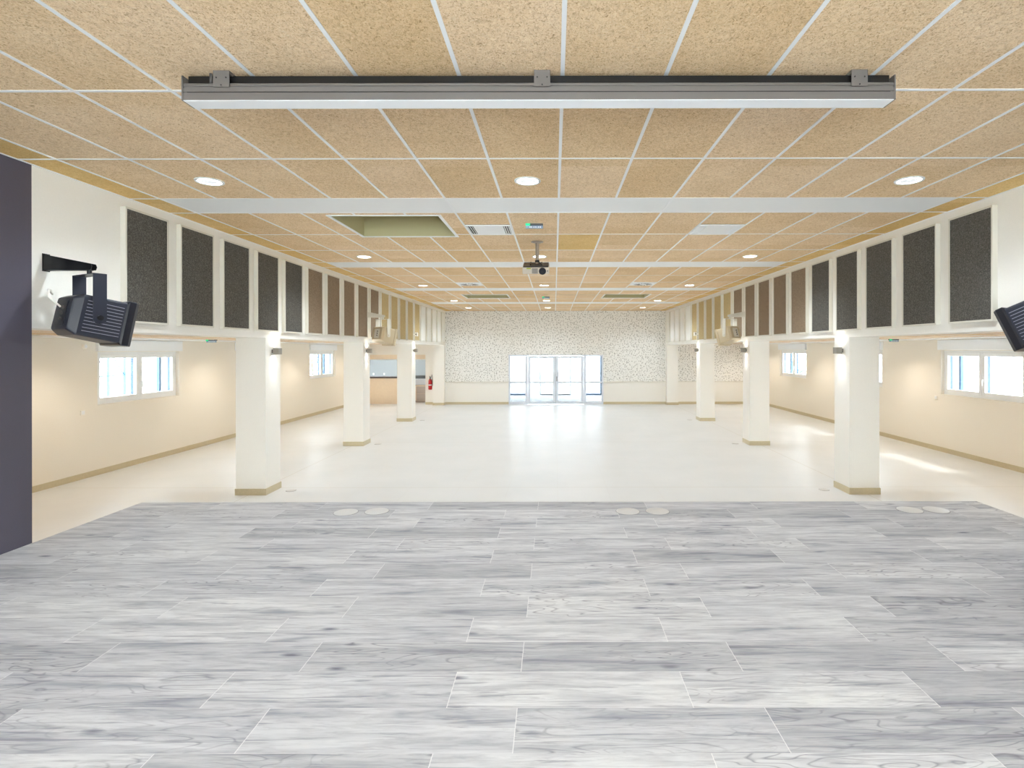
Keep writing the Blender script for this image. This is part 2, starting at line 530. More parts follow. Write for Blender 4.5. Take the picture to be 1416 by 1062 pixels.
def inside_sky(x, y0, y1):
    """cut a run along y where it would cross a skylight"""
    segs = [(y0, y1)]
    for s in SKY:
        if s[0] < x < s[1]:
            out = []
            for a, b in segs:
                if s[3] <= a or s[2] >= b: out.append((a, b)); continue
                if a < s[2]: out.append((a, s[2]))
                if b > s[3]: out.append((s[3], b))
            segs = out
    return segs
tb = MB()
hw, td = 0.012, 0.004
for x in xs[1:-1]:
    for a, b in inside_sky(x, YB, YF):
        # the wide white bands hide the runners
        cuts = [(a, b)]
        if abs(abs(x) - 1.2) > 0.01 and abs(x) < 4.19:
            for b0, b1 in BANDS:
                cuts = [q for p in cuts for q in ((p[0], min(p[1], b0)), (max(p[0], b1), p[1])) if q[1] - q[0] > 0.01]
        for p, q in cuts:
            inb = MB
            tb.box(x - hw, x + hw, p, q, CZ - td, CZ + 0.001)
for y in ys[1:-1]:
    xx = [(-A, A)]
    for s in SKY:
        if s[2] < y < s[3]:
            xx = [q for p in xx for q in ((p[0], s[0]), (s[1], p[1])) if q[1] - q[0] > 0.01]
    for a, b in xx: tb.box(a, b, y - hw, y + hw, CZ - td + 0.0008, CZ + 0.001)
for s in (-1, 1):                                           # wall angle along both bulkheads
    tb.box(s * A - (0 if s < 0 else 0.02), s * A + (0.02 if s < 0 else 0), YB, YF, CZ - td - 0.0005, CZ + 0.001)
tb.box(-A, A, YF - 0.02, YF, CZ - td - 0.0005, CZ + 0.001)
struct(tb.build('trim_1', M['tee']))

# skylight shafts
SKYNAME = ['large recessed ceiling opening with olive lining, first behind the first white ceiling band',
           'recessed ceiling opening with olive lining far down the hall, left of the two far ones',
           'recessed ceiling opening with olive lining far down the hall, right of the two far ones']
for (x0, x1, y0, y1), nm in zip(SKY, SKYNAME):
    t = thing('skylight_shaft', nm, 'skylight', ((x0 + x1) / 2, (y0 + y1) / 2, CZ), 0, 'recessed ceiling openings')
    w, d = (x1 - x0) / 2, (y1 - y0) / 2
    b = MB()
    b.box(-w - 0.012, -w, -d, d, 0.002, 0.70).box(w, w + 0.012, -d, d, 0.002, 0.70)
    b.box(-w - 0.012, w + 0.012, -d - 0.012, -d, 0.002, 0.70).box(-w - 0.012, w + 0.012, d, d + 0.012, 0.002, 0.70)
    b.box(-w - 0.012, w + 0.012, -d - 0.012, d + 0.012, 0.70, 0.72)
    b.build('lining', M['olive'], t)
    f = MB()
    f.box(-w - 0.03, -w + 0.008, -d - 0.03, d + 0.03, -0.008, 0.0).box(w - 0.008, w + 0.03, -d - 0.03, d + 0.03, -0.008, 0.0)
    f.box(-w + 0.008, w - 0.008, -d - 0.03, -d + 0.008, -0.008, 0.0).box(-w + 0.008, w - 0.008, d - 0.008, d + 0.03, -0.008, 0.0)
    f.build('frame', M['white'], t)

# ------------------------------------------------------------------ walls
TH = 0.45
WIN = [(9.90, 12.05), (14.20, 16.35), (18.50, 20.65)]
WZ0, WZ1 = 1.26, 2.22
for side, name in ((-1, 'left'), (1, 'right')):
    xi = WL if side < 0 else WR
    xa, xb = (xi - TH, xi) if side < 0 else (xi, xi + TH)
    b = MB()
    b.box(xa, xb, YS - 1.0, YF, 0.0, WZ0)
    b.box(xa, xb, YS - 1.0, YF, WZ1, AZ + 0.15)
    edges = [YS - 1.0] + [q for w in WIN for q in w] + [YF]
    for a, c in zip(edges[0::2], edges[1::2]): b.box(xa, xb, a, c, WZ0, WZ1)
    struct(b.build('wall_' + name, M['aisle_paint']))
    s = MB().box(xi if side < 0 else xi - 0.012, xi + 0.012 if side < 0 else xi, YS - 0.8, YF, 0.0, 0.10)
    struct(s.build('baseboard_' + name, M['skirt']))
    # bulkhead over the pillars
    o0, o1 = sorted((side * A, side * (A + 0.46)))
    struct(MB().box(o0, o1, YS, YF, BZ, CZ + 0.3).build('wall_%s_bulkhead' % name, M['paint']))
    # dark wall beside the stage
    struct(MB().box(o0, o1, YB, YS, 0.0, CZ + 0.3).build('wall_%s_stage' % name, M['dark_paint']))
    # aisle closing wall and ceiling
    c0, c1 = sorted((side * (A + 0.46), xi))
    struct(MB().box(c0, c1, YS - 1.0, YS - 0.8, 0.0, AZ + 0.1).build('wall_%s_aisle_end' % name, M['aisle_paint']))
    cl = MB()
    yy = [YS - 0.8 + 0.0] + [5.77 + 1.2 * k for k in range(-1, 14)] + [YF]
    cl.box(c0, c1, YS - 0.8, YF, AZ, AZ + 0.06)
    struct(cl.build('ceiling_%s_aisle' % name, M['tile']))
    g = MB()
    for k in range(1, 6):
        x = side * (A + 0.46 + 0.10 + 0.6 * k)
        g.box(x - hw, x + hw, YS - 0.8, YF, AZ - 0.004, AZ)
    for y in yy[1:-1]: g.box(c0, c1, y - hw, y + hw, AZ - 0.0035, AZ)
    w0, w1 = sorted((xi, xi - side * 0.55))
    g.box(w0, w1, YS - 0.8, YF, AZ - 0.02, AZ)           # white plaster margin along the outer wall
    struct(g.build('trim_%d' % (2 if side < 0 else 3), M['tee']))
b = MB()
BX, BZ0, BZ1 = 3.1, 1.5, 3.3               # unseen wide window added behind the stage for fill light
b.box(-A - 0.46, A + 0.46, YB - 0.2, YB, 0.0, BZ0).box(-A - 0.46, A + 0.46, YB - 0.2, YB, BZ1, CZ + 0.3)
b.box(-A - 0.46, -BX, YB - 0.2, YB, BZ0, BZ1).box(BX, A + 0.46, YB - 0.2, YB, BZ0, BZ1)
struct(b.build('wall_back', M['paint']))
w7 = bpy.data.objects.new('window_7', None); C.objects.link(w7); struct(w7); w7.location = (0, YB - 0.1, BZ0)
b = MB()
for x in (-BX, -1.2, 1.2, BX): b.box(x - 0.05, x + 0.05, -0.03, 0.03, 0, BZ1 - BZ0)
b.box(-BX, BX, -0.03, 0.03, 0, 0.06).box(-BX, BX, -0.03, 0.03, BZ1 - BZ0 - 0.06, BZ1 - BZ0)
b.build('window_frame', M['white'], w7)
for x in (-BX, -1.2, 1.2): MB().box(x + 0.05, x + 2.35, -0.003, 0.003, 0.06, BZ1 - BZ0 - 0.06).build('pane', M['glass'], w7)

# far wall with door opening and bar opening
DX0, DX1, DZ = -1.93, 1.96, 2.04           # door opening
KX0, KX1, KZ = -7.90, -5.36, 2.05          # bar opening
b = MB()
yb0, yb1 = YF, YF + 0.25
b.box(WL, KX0, yb0, yb1, 0, AZ + 0.1)
b.box(KX0, KX1, yb0, yb1, KZ, AZ + 0.1)
b.box(KX1, -A - 0.2, yb0, yb1, 0, AZ + 0.1)
b.box(-A - 0.2, DX0, yb0, yb1, 0, CZ + 0.1)
b.box(DX0, DX1, yb0, yb1, DZ, CZ + 0.1)
b.box(DX1, A + 0.2, yb0, yb1, 0, CZ + 0.1)
b.box(A + 0.2, WR, yb0, yb1, 0, AZ + 0.1)
wf = struct(b.build('wall_far', M['paint']))
RZ = 0.94
p = MB()
p.box(-A, DX0, YF - 0.03, YF, RZ, CZ - 0.01).box(DX0, DX1, YF - 0.03, YF, DZ + 0.0, CZ - 0.01).box(DX1, A, YF - 0.03, YF, RZ, CZ - 0.01)
p.box(A + 0.46, WR, YF - 0.03, YF, RZ, AZ - 0.02)
p.build('speckled_panelling', M['speckle'], wf)
p = MB()
p.box(-A, DX0, YF - 0.034, YF, RZ - 0.03, RZ).box(DX1, A, YF - 0.034, YF, RZ - 0.03, RZ).box(A + 0.46, WR, YF - 0.034, YF, RZ - 0.03, RZ)
p.build('dado_rail', M['frame_lac'], wf)
s = MB()
for a, c in ((-A, DX0), (DX1, A), (A + 0.46, WR), (WL, KX0), (KX1, -A - 0.46)): s.box(a, c, YF - 0.014, YF, 0, 0.10)
struct(s.build('baseboard_far', M['skirt']))

# ------------------------------------------------------------------ pillars
COLY = [8.50, 12.85, 17.22]
ORD = ['first', 'second', 'third']
pil0 = None
for side, sn in ((-1, 'left'), (1, 'right')):
    for i, y in enumerate(COLY + [YF - 0.28]):
        last = i == 3
        lab = ('%s square pillar from the stage in the %s row' % (ORD[i], sn)) if not last else 'shallow square pillar against the far wall at the end of the %s row' % sn
        lab = 'cream ' + lab
        d = 0.46 if not last else 0.28
        t = thing('pillar', lab, 'pillar', (side * (A + 0.23), y + d / 2, 0), 0, 'square pillars between hall and aisles')
        MB().box(-0.23, 0.23, -d / 2, d / 2, 0.0, BZ).build('shaft', M['paint'], t)
        e = 0.012
        sk = MB()
        sk.box(-0.23 - e, 0.23 + e, -d / 2 - e, -d / 2, 0, 0.10)
        if not last: sk.box(-0.23 - e, 0.23 + e, d / 2, d / 2 + e, 0, 0.10)
        sk.box(-0.23 - e, -0.23, -d / 2, d / 2, 0, 0.10).box(0.23, 0.23 + e, -d / 2, d / 2, 0, 0.10)
        sk.build('skirting', M['skirt'], t)

# up-and-down lamps on the pillars
def wall_lamp(side, y, label):
    t = thing('wall_lamp', label, 'wall lamp', (side * A, y, 2.18), 0, 'up and down lamps on the pillars')
    s = -side
    b = MB()
    x0, x1 = sorted((s * 0.025, s * 0.115))
    b.box(x0, x1, -0.055, -0.049, 0, 0.10).box(x0, x1, 0.049, 0.055, 0, 0.10)
    xa, xb = sorted((s * 0.109, s * 0.115)); b.box(xa, xb, -0.049, 0.049, 0, 0.10)
    xa, xb = sorted((s * 0.025, s * 0.031)); b.box(xa, xb, -0.049, 0.049, 0, 0.10)
    b.build('housing', M['lamp_grey'], t)
    xa, xb = sorted((0, s * 0.025))
    MB().box(xa, xb, -0.04, 0.04, 0.02, 0.08).build('wall_mount', M['grey_dark'], t)
    xa, xb = sorted((s * 0.031, s * 0.109))
    MB().box(xa, xb, -0.049, 0.049, 0.045, 0.055).build('lamp_disc', M['lit_slot'], t)
    spot(t, (s * 0.07, 0, 0.098), (-s * 0.12, 0, 1), COL_W * 0.12, (1, 0.97, 0.92), 36, 0.5, 0.012)
    spot(t, (s * 0.07, 0, 0.002), (-s * 0.12, 0, -1), COL_W * 0.6, (1, 0.97, 0.92), 48, 0.7, 0.012)
for side, sn in ((-1, 'left'), (1, 'right')):
    for i, y in enumerate(COLY):
        wall_lamp(side, y + 0.23, 'small grey box lamp on the %s pillar from the stage in the %s row' % (ORD[i], sn))

# ------------------------------------------------------------------ acoustic panels on the bulkheads
ORDN = ['first', 'second', 'third', 'fourth', 'fifth']
KINDS = [('felt_dark', 'dark grey'), ('felt_brown', 'brown'), ('felt_gold', 'sand coloured'), ('felt_white', 'white')]
def acoustic_panel(fkey):
    t = thing('acoustic_panel', '', 'acoustic panel')
    h, w, d = 1.20, 0.635, 0.055
    f = MB()
    f.box(0, d, -w / 2, -w / 2 + 0.02, -h / 2, h / 2).box(0, d, w / 2 - 0.02, w / 2, -h / 2, h / 2)
    f.box(0, d, -w / 2 + 0.02, w / 2 - 0.02, -h / 2, -h / 2 + 0.02).box(0, d, -w / 2 + 0.02, w / 2 - 0.02, h / 2 - 0.02, h / 2)
    f.build('frame', M['frame_lac'], t)
    MB().box(0.004, d - 0.006, -w / 2 + 0.02, w / 2 - 0.02, -h / 2 + 0.02, h / 2 - 0.02).build('felt', M[fkey], t)
    return t
for ki, (fk, cn) in enumerate(KINDS):
    proto = acoustic_panel(fk)
    first = True
    for side, sn in ((-1, 'left'), (1, 'right')):
        for q in range(5):
            n = ki * 5 + q
            o = proto if first else copy_tree(proto)
            first = False
            o.location = (side * A, 5.66 + 0.3175 + 0.8385 * n, 3.14)
            o.rotation_euler = (0, 0, 0 if side < 0 else PI)
            o['label'] = '%s %s acoustic panel from the stage high on the %s bulkhead' % (ORDN[q], cn, sn)
            o['category'] = 'acoustic panel'
            o['group'] = '%s acoustic panels on the bulkheads' % cn

# ------------------------------------------------------------------ downlights
def downlight(r, warm, watts, col):
    t = thing('downlight', '', 'ceiling light')
    MB().lathe([(r * 0.80, -0.002), (r * 0.80, -0.010), (r * 0.97, -0.012), (r, -0.006), (r, 0.0)], seg=36).build('trim_ring', M['white'], t)
    MB().lathe([(r * 0.60, -0.0065), (r * 0.80, -0.0035)], seg=36).build('lit_ring', M['lit_warm' if warm else 'lit'], t)
    MB().lathe([(r * 0.60, -0.0070), (0.0, -0.0075)], seg=36).build('lamp_glass', M['lit_soft'], t)
    spot(t, (0, 0, -0.06), (0, 0, -1), watts, col, 145, 0.75, r * 0.7)
    return t
HL = downlight(0.125, False, HALL_W, SOFT)
rows = [5.17, 9.37, 13.57, 17.77, 20.77]
rn = ['row nearest the stage', 'second row from the stage', 'third row from the stage', 'fourth row from the stage', 'row nearest the far wall']
first = True
for y, r_ in zip(rows, rn):
    for x, pos in ((-3.3, 'left'), (-0.3, 'middle'), (3.3, 'right')):
        o = HL if first else copy_tree(HL)
        first = False
        o.location = (x, y, CZ)
        if y > 20:                              # the row nearest the wall is dimmed
            for ch in o.children:
                if ch.type == 'LIGHT': ch.data = ch.data.copy(); ch.data.energy = HALL_W * 0.7
        o['label'] = '%s round downlight of the %s in the hall ceiling' % (pos, r_)
        o['category'] = 'ceiling light'; o['group'] = 'round downlights in the hall ceiling'
# unseen fill lamps added above the stage, same fitting as the hall
SL = downlight(0.125, True, STAGE_FILL_W, STAGE_FILL_C)
first = True
for y, nm in ((-1.43, 'rear'), (0.97, 'front')):
    for x, pos in ((-3.3, 'left'), (-0.3, 'middle'), (3.3, 'right')):
        o = SL if first else copy_tree(SL)
        first = False
        o.location = (x, y, CZ)
        o['label'] = '%s %s fill downlight added above the stage, out of view' % (pos, nm)
        o['category'] = 'ceiling light'; o['group'] = 'added stage fill lights'
AL = downlight(0.11, True, AISLE_W, WARM)
first = True
an = ['first', 'second', 'third', 'fourth', 'fifth']
for side, sn in ((-1, 'left'), (1, 'right')):
    xi = WL if side < 0 else WR
    for i, y in enumerate((5.2, 8.6, 12.8, 17.1, 21.2)):
        o = AL if first else copy_tree(AL)
        first = False
        o.location = (xi - side * 1.0, y, AZ)
        o['label'] = '%s downlight from the stage in the low ceiling of the %s aisle' % (an[i], sn)
        o['category'] = 'ceiling light'; o['group'] = 'downlights in the low aisle ceilings'

# ------------------------------------------------------------------ windows
def window(n, side, y0, y1):
    xi = WL if side < 0 else WR
    t = bpy.data.objects.new('window_%d' % n, None)
    C.objects.link(t); struct(t)
    t.location = (xi, (y0 + y1) / 2, WZ0)
    if side > 0: t.rotation_euler = (0, 0, PI)
    # local frame: +x into the room; outside is -x
    w = (y1 - y0) / 2; h = WZ1 - WZ0
    xf0, xf1 = -0.13, -0.07
    def ring(b, a0, a1, z0, z1, wd, x0, x1):
        b.box(x0, x1, a0, a0 + wd, z0, z1).box(x0, x1, a1 - wd, a1, z0, z1)
        b.box(x0, x1, a0 + wd, a1 - wd, z0, z0 + wd).box(x0, x1, a0 + wd, a1 - wd, z1 - wd, z1)
        return b
    ring(MB(), -w, w, 0, h, 0.045, xf0, xf1).build('window_frame', M['white'], t)
    ring(MB(), -w, w, 0, h, 0.045, xf0 - 0.05, xf0).build('outer_cladding', M['blue'], t)
    for a0, a1, k in ((-w + 0.045, 0.0, 0), (0.0, w - 0.045, 1)):
        z0, z1 = 0.045, h - 0.045
        s = ring(MB(), a0 + 0.002, a1 - 0.002, z0, z1, 0.075, xf0 + 0.012, xf1 + 0.014).build('sash', M['white'], t, 0.004, 1)
        ring(MB(), a0 + 0.004, a1 - 0.004, z0 + 0.002, z1 - 0.002, 0.073, xf0 - 0.045, xf0 + 0.011).build('outer_cladding', M['blue'], s)
        MB().box(xf0 + 0.020, xf0 + 0.026, a0 + 0.07, a1 - 0.07, z0 + 0.07, z1 - 0.07).build('pane', M['glass_window'], s)
        if k == 1:
            hb = MB().box(xf1 + 0.014, xf1 + 0.026, a0 + 0.03, a0 + 0.058, 0.30, 0.44)
            hb.box(xf1 + 0.026, xf1 + 0.050, a0 + 0.036, a0 + 0.052, 0.36, 0.376).box(xf1 + 0.04, xf1 + 0.055, a0 + 0.034, a0 + 0.054, 0.25, 0.376)
            hb.build('handle', M['white'], s, 0.003, 1)
    MB().box(-0.068, 0.055, -w - 0.04, w + 0.04, h + 0.012, h + 0.225).build('shutter_box', M['white'], t, 0.004, 1)
    g = MB()
    for e in (-1, 1):
        a, c = sorted((e * w, e * (w - 0.05)))
        g.box(-TH - 0.01, -TH + 0.05, a, c, 0, h)
    g.build('shutter_rail', M['blue'], t)
    MB().box(-TH - 0.04, xf0 - 0.05, -w, w, -0.004, 0.002).build('outer_sill', M['render'], t)
n = 0
for side in (-1, 1):
    for y0, y1 in WIN:
        n += 1
        window(n, side, y0, y1)

# ------------------------------------------------------------------ glazed entrance doors in the far wall
d1 = bpy.data.objects.new('door_1', None)
C.objects.link(d1); struct(d1)
d1.location = (0, YF, 0)
ya, yb_ = -0.035, 0.035
fr = MB()
PX = [-1.93, -1.20, 0.005, 1.215, 1.96]
def vbar(b, x0, x1, z0, z1, y0=ya, y1=yb_): b.box(x0, x1, y0, y1, z0, z1)
vbar(fr, DX0, DX0 + 0.065, 0, DZ); vbar(fr, DX1 - 0.065, DX1, 0, DZ)
vbar(fr, DX0 + 0.065, DX1 - 0.065, DZ - 0.05, DZ)
pl, pr = -1.145, 1.155                                   # posts between sidelight and leaf
vbar(fr, pl - 0.10, pl, 0, DZ - 0.05); vbar(fr, pr, pr + 0.10, 0, DZ - 0.05)
vbar(fr, DX0 + 0.065, pl - 0.10, 0, 0.12); vbar(fr, pr + 0.10, DX1 - 0.065, 0, 0.12)
vbar(fr, DX0 + 0.065, pl - 0.10, 0.87, 0.94); vbar(fr, pr + 0.10, DX1 - 0.065, 0.87, 0.94)
fr.build('door_frame', M['alu'], d1)
for x0, x1 in ((DX0 + 0.065, pl - 0.10), (pr + 0.10, DX1 - 0.065)):
    for z0, z1 in ((0.12, 0.87), (0.94, DZ - 0.05)):
        MB().box(x0, x1, -0.004, 0.004, z0, z1).build('sidelight_pane', M['glass_door'], d1)
cxl = 0.005
for x0, x1, sgn in ((pl + 0.004, cxl - 0.003, 1), (cxl + 0.003, pr - 0.004, -1)):
    lf = MB()
    sw = 0.105
    vbar(lf, x0, x0 + sw, 0.01, DZ - 0.055, -0.03, 0.03); vbar(lf, x1 - sw, x1, 0.01, DZ - 0.055, -0.03, 0.03)
    for z0, z1 in ((0.01, 0.13), (0.87, 0.94), (DZ - 0.14, DZ - 0.055)): vbar(lf, x0 + sw, x1 - sw, z0, z1, -0.03, 0.03)
    lfo = lf.build('door_leaf', M['alu'], d1)
    for z0, z1 in ((0.13, 0.87), (0.94, DZ - 0.14)):
        MB().box(x0 + sw, x1 - sw, -0.004, 0.004, z0, z1).build('pane', M['glass_door'], lfo)
    if sgn == 1:
        hx_ = x1 - 0.09
        MB().tube([(hx_, -0.03, 0.82), (hx_, -0.075, 0.82), (hx_, -0.075, 1.22), (hx_, -0.03, 1.22)], 0.012).build('pull_handle', M['steel'], lfo)
    else:
        MB().box(x0 + 0.03, x0 + 0.06, -0.045, -0.03, 0.95, 1.15).build('lock_plate', M['grey_dark'], lfo)
MB().box(cxl - 0.003, cxl + 0.003, -0.02, 0.02, 0.01, DZ - 0.055).build('centre_gasket', M['groove'], d1)

# outer frame of the entrance lobby
t = thing('outer_entrance_frame', 'blue-grey outer frame of the entrance lobby seen through the glazed doors', 'door frame', (0, 27.2, 0))
for x0, x1, tx in ((-2.32, -1.32, 1), (1.32, 2.32, -1)):
    g = MB()
    g.box(x0, x0 + (0.09 if tx > 0 else 0.03), -0.05, 0.05, 0, 2.6).box(x1 - (0.03 if tx > 0 else 0.09), x1, -0.05, 0.05, 0, 2.6)
    g.box(x0, x1, -0.05, 0.05, 0.0, 0.07).box(x0, x1, -0.05, 0.05, 2.5, 2.6)
    g.build('side_frame', M['blue'], t)
g = MB()
for x in (-0.78, 0.72): MB().box(x, x + 0.06, -0.04, 0.04, 0, 2.6).build('inner_post', M['alu'], t)
MB().box(-0.72, 0.72, -0.04, 0.04, 0.0, 0.05).build('threshold', M['grey_dark'], t)

# ------------------------------------------------------------------ outside
gr = struct(MB().box(-45, 45, -12, 60, -0.45, -0.24).build('ground', M['concrete']))
struct(MB().box(-4, 4, YF + 0.25, 31, -0.2, -0.01).build('floor_lobby', M['concrete']))
struct(MB().box(-4, 4, YF + 0.25, 27.2, 2.75, 2.9).build('ceiling_lobby', M['render']))
t = thing('metal_gate', 'pale blue metal gate with diagonal braces seen through the first left window', 'gate', (-16.0, 19.6, -0.24))
g = MB()
for y in (-0.75, 0.0, 0.75): g.box(-0.04, 0.04, y - 0.03, y + 0.03, 0, 2.6)
g.build('post', M['blue'], t)
g = MB()
g.box(-0.02, 0.02, -0.72, 0.72, 1.55, 1.60).box(-0.02, 0.02, -0.72, 0.72, 2.5, 2.55)
for a in ((-0.7, 1.6, -0.05, 2.5), (0.7, 1.6, 0.05, 2.5)):
    g.tube([(0, a[0], a[1]), (0, a[2], a[3])], 0.02)
g.build('brace', M['blue'], t)
def bush(x, y, h, label):
    t = thing('shrub', label, 'shrub', (x, y, -0.24))
    MB().tube([(0, 0, 0), (0.03, 0.02, h * 0.5), (0, 0, h * 0.8)], 0.04).build('stem', M['bark'], t)
    b = MB()
    for k in range(900):
        a = random.uniform(0, 2 * PI); zz = random.uniform(0.15, 1.0); r = 0.55 * h * 0.5 * math.sqrt(random.random()) * (1.15 - abs(zz - 0.5))
        c = Vector((r * math.cos(a), r * math.sin(a), zz * h))
        u = Vector((random.gauss(0, 1), random.gauss(0, 1), random.gauss(0, 1))).normalized() * 0.06
        w = u.cross(Vector((random.gauss(0, 1), random.gauss(0, 1), random.gauss(0, 1)))).normalized() * 0.035
        b.add([c - u, c + w, c + u, c - w], [(0, 1, 2, 3)])
    b.build('foliage', M['leaf'], t)
bush(-11.2, 25.2, 2.6, 'pale leafy shrub outside the farthest left window')
bush(11.3, 25.8, 1.9, 'pale leafy shrub outside the farthest right window')

# ------------------------------------------------------------------ bar and kitchen behind the left aisle
struct(MB().box(-9.6, -4.6, 26.2, 26.4, 0, 2.7).build('wall_kitchen_back', M['kitchen']))
struct(MB().box(-9.7, -9.5, YF + 0.25, 26.2, 0, 2.7).build('wall_kitchen_left', M['kitchen']))
struct(MB().box(-4.7, -4.5, YF + 0.25, 26.2, 0, 2.7).build('wall_kitchen_right', M['kitchen']))
struct(MB().box(-9.6, -4.6, YF + 0.25, 26.2, 2.6, 2.7).build('ceiling_kitchen', M['band']))
struct(MB().box(-9.6, -4.6, YF + 0.25, 26.2, -0.2, 0.0).build('floor_kitchen', M['floor']))
t = thing('bar_counter', 'light oak fronted bar counter with dark top in the left aisle opening', 'counter', (-7.13, YF + 0.40, 0))
MB().box(-0.77, 0.77, -0.10, 0.08, 0, 1.07).build('front_panel', M['counter_panel'], t)
MB().box(-0.77, 0.79, -0.14, 0.45, 1.07, 1.12).build('worktop', M['counter_top'], t)
MB().box(0.71, 0.77, 0.08, 0.42, 0, 1.07).build('side_panel', M['counter_panel'], t)
t = thing('roller_shutter', 'beige roller shutter housing under the lintel of the bar opening', 'shutter', ((KX0 + KX1) / 2, YF + 0.38, 1.86))
hwid = (KX1 - KX0) / 2
MB().box(-hwid, hwid, -0.10, 0.12, 0.0, KZ - 1.86).build('housing', M['counter_panel'], t)
MB().box(-hwid, hwid, -0.02, 0.02, -0.03, 0.0).build('shutter_bar', M['steel'], t)
t = thing('kitchen_cabinet', 'low cabinet with light worktop behind the bar opening near the red extinguisher', 'cabinet', (-5.75, 23.45, 0))
MB().box(-0.55, 0.42, 0.0, 0.6, 0.08, 0.70).build('body', M['counter_panel'], t)
MB().box(-0.20, 0.40, -0.018, 0.0, 0.38, 0.69).build('drawer', M['cabinet'], t)
MB().box(-0.20, 0.40, -0.018, 0.0, 0.09, 0.37).build('door', M['cabinet'], t)
MB().box(-0.57, 0.44, -0.03, 0.6, 0.70, 0.74).build('worktop', M['counter_panel'], t)
MB().box(-0.55, 0.42, 0.06, 0.6, 0.0, 0.08).build('plinth', M['cabinet'], t)
t = thing('backsplash_panel', 'charcoal panel standing behind the white oven in the bar', 'panel', (-5.78, 24.1, 0.0))
MB().box(-0.6, 0.45, 0.0, 0.05, 0.0, 1.13).build('panel', M['splash'], t)
t = thing('microwave_oven', 'white microwave oven on the light worktop in the bar', 'microwave', (-5.78, 23.62, 0.74))
MB().box(-0.28, 0.22, -0.16, 0.16, 0.012, 0.26).build('body', M['appliance'], t, 0.006, 2)
MB().box(0.23, 0.235, -0.1, 0.1, 0.02, 0.24).build('hinge_strip', M['grey_dark'], t)
MB().box(-0.26, 0.10, -0.168, -0.16, 0.03, 0.24).build('door', M['appliance'], t, 0.002, 1)
MB().box(-0.26, 0.2, -0.14, 0.14, 0.0, 0.012).build('foot_rail', M['rubber'], t)
for x, nm in ((-8.69, 'left of the two white sockets on the grey wall behind the bar'), (-8.18, 'right of the two white sockets on the grey wall behind the bar')):
    t = thing('wall_socket', nm, 'socket', (x, 26.2, 1.10), 0, 'sockets behind the bar')
    MB().box(-0.03, 0.03, -0.012, 0, -0.045, 0.045).build('plate', M['switch'], t)
    MB().lathe([(0.022, -0.013), (0.018, -0.018)], axis='Y', c=(0, 0, 0.0)).build('socket_face', M['white'], t)
t = thing('kitchen_light', 'ceiling lamp inside the bar room', 'ceiling light', (-6.9, 24.2, 2.6))
MB().lathe([(0.14, -0.02), (0.14, 0)]).build('disc', M['lit'], t)
spot(t, (0, 0, -0.05), (0, 0, -1), 30, (1.0, 0.97, 0.93), 170, 0.3, 0.12)

# fire extinguisher
t = thing('fire_extinguisher', 'red fire extinguisher on the wall beside the end pillar of the left row', 'fire extinguisher', (-5.14, YF - 0.095, 0.62))
MB().lathe([(0.060, 0.0), (0.075, 0.02), (0.075, 0.33), (0.066, 0.38), (0.040, 0.42), (0.022, 0.43)]).build('cylinder', M['red'], t)
MB().lathe([(0.0765, 0.17), (0.0765, 0.21)]).build('label_band', M['white'], t)
MB().cyl(0.022, 0.43, 0.50).build('valve', M['rubber'], t)
hb = MB().box(-0.015, 0.015, -0.09, 0.03, 0.50, 0.515).box(-0.015, 0.015, -0.10, 0.02, 0.535, 0.55)
hb.build('handle', M['rubber'], t)
MB().tube([(0.02, 0, 0.47), (0.06, -0.02, 0.55), (0.07, -0.02, 0.62), (0.095, 0, 0.50), (0.09, 0, 0.15)], 0.009).build('hose', M['rubber'], t)
MB().box(-0.03, 0.03, 0.076, 0.094, 0.30, 0.42).build('wall_hook', M['rubber'], t)

# ------------------------------------------------------------------ projection screen casing
t = thing('projection_screen', 'long grey roller projection screen casing fixed under the near ceiling', 'projection screen', (-0.137, 3.13, CZ))
hl = 2.03
b = MB()
z0 = -0.166      # bottom of the casing below the ceiling
zb = z0
poly = [(0.0, zb), (0.0, zb + 0.042), (0.004, zb + 0.043), (0.004, zb + 0.047), (0.0, zb + 0.048), (0.0, zb + 0.068), (0.008, zb + 0.070),
        (0.008, zb + 0.080), (0.003, zb + 0.082), (0.003, zb + 0.094), (0.012, zb + 0.100), (0.100, zb + 0.100), (0.104, zb)]
b.prism(poly, 'X', -hl, hl)
b.build('casing', M['grey_alu'], t)
MB().box(-hl - 0.0, hl, 0.001, 0.108, zb - 0.004, zb - 0.0005).build('bottom_flap', M['white'], t)
MB().box(-hl + 0.02, hl - 0.02, 0.0015, 0.0035, zb + 0.0435, zb + 0.0465).build('groove', M['groove'], t)
MB().box(-hl + 0.01, hl - 0.01, 0.03, 0.09, zb + 0.1005, zb + 0.150).build('gap_shade_bar', M['black_steel'], t)  # dark bar added to stand for the shaded gap above the casing
for s in (-1, 1):
    x0, x1 = sorted((s * hl, s * (hl + 0.008)))
    MB().box(x0, x1, -0.003, 0.108, zb - 0.003, zb + 0.138).build('end_cap', M['grey_alu'], t)
for x in (-1.81, 0.02, 1.83):
    k = MB()
    k.box(x - 0.046, x + 0.046, -0.006, -0.001, zb + 0.072, zb + 0.148).box(x - 0.046, x + 0.046, -0.006, 0.09, zb + 0.148, zb + 0.1655)
    ko = k.build('bracket', M['grey_alu'], t)
    sc = MB()
    for dx, dz in ((-0.028, 0.125), (0.028, 0.125), (0.0, 0.082)): sc.cyl(0.0042, -0.0085, -0.006, 'Y', (x + dx, 0, zb + dz), 10)
    so = sc.build('screws', M['groove'], ko)
MB().tube([(-hl + 0.14, 0.03, zb + 0.10), (-hl + 0.14, 0.03, -0.001)], 0.008).build('cable', M['grey_dark'], t)

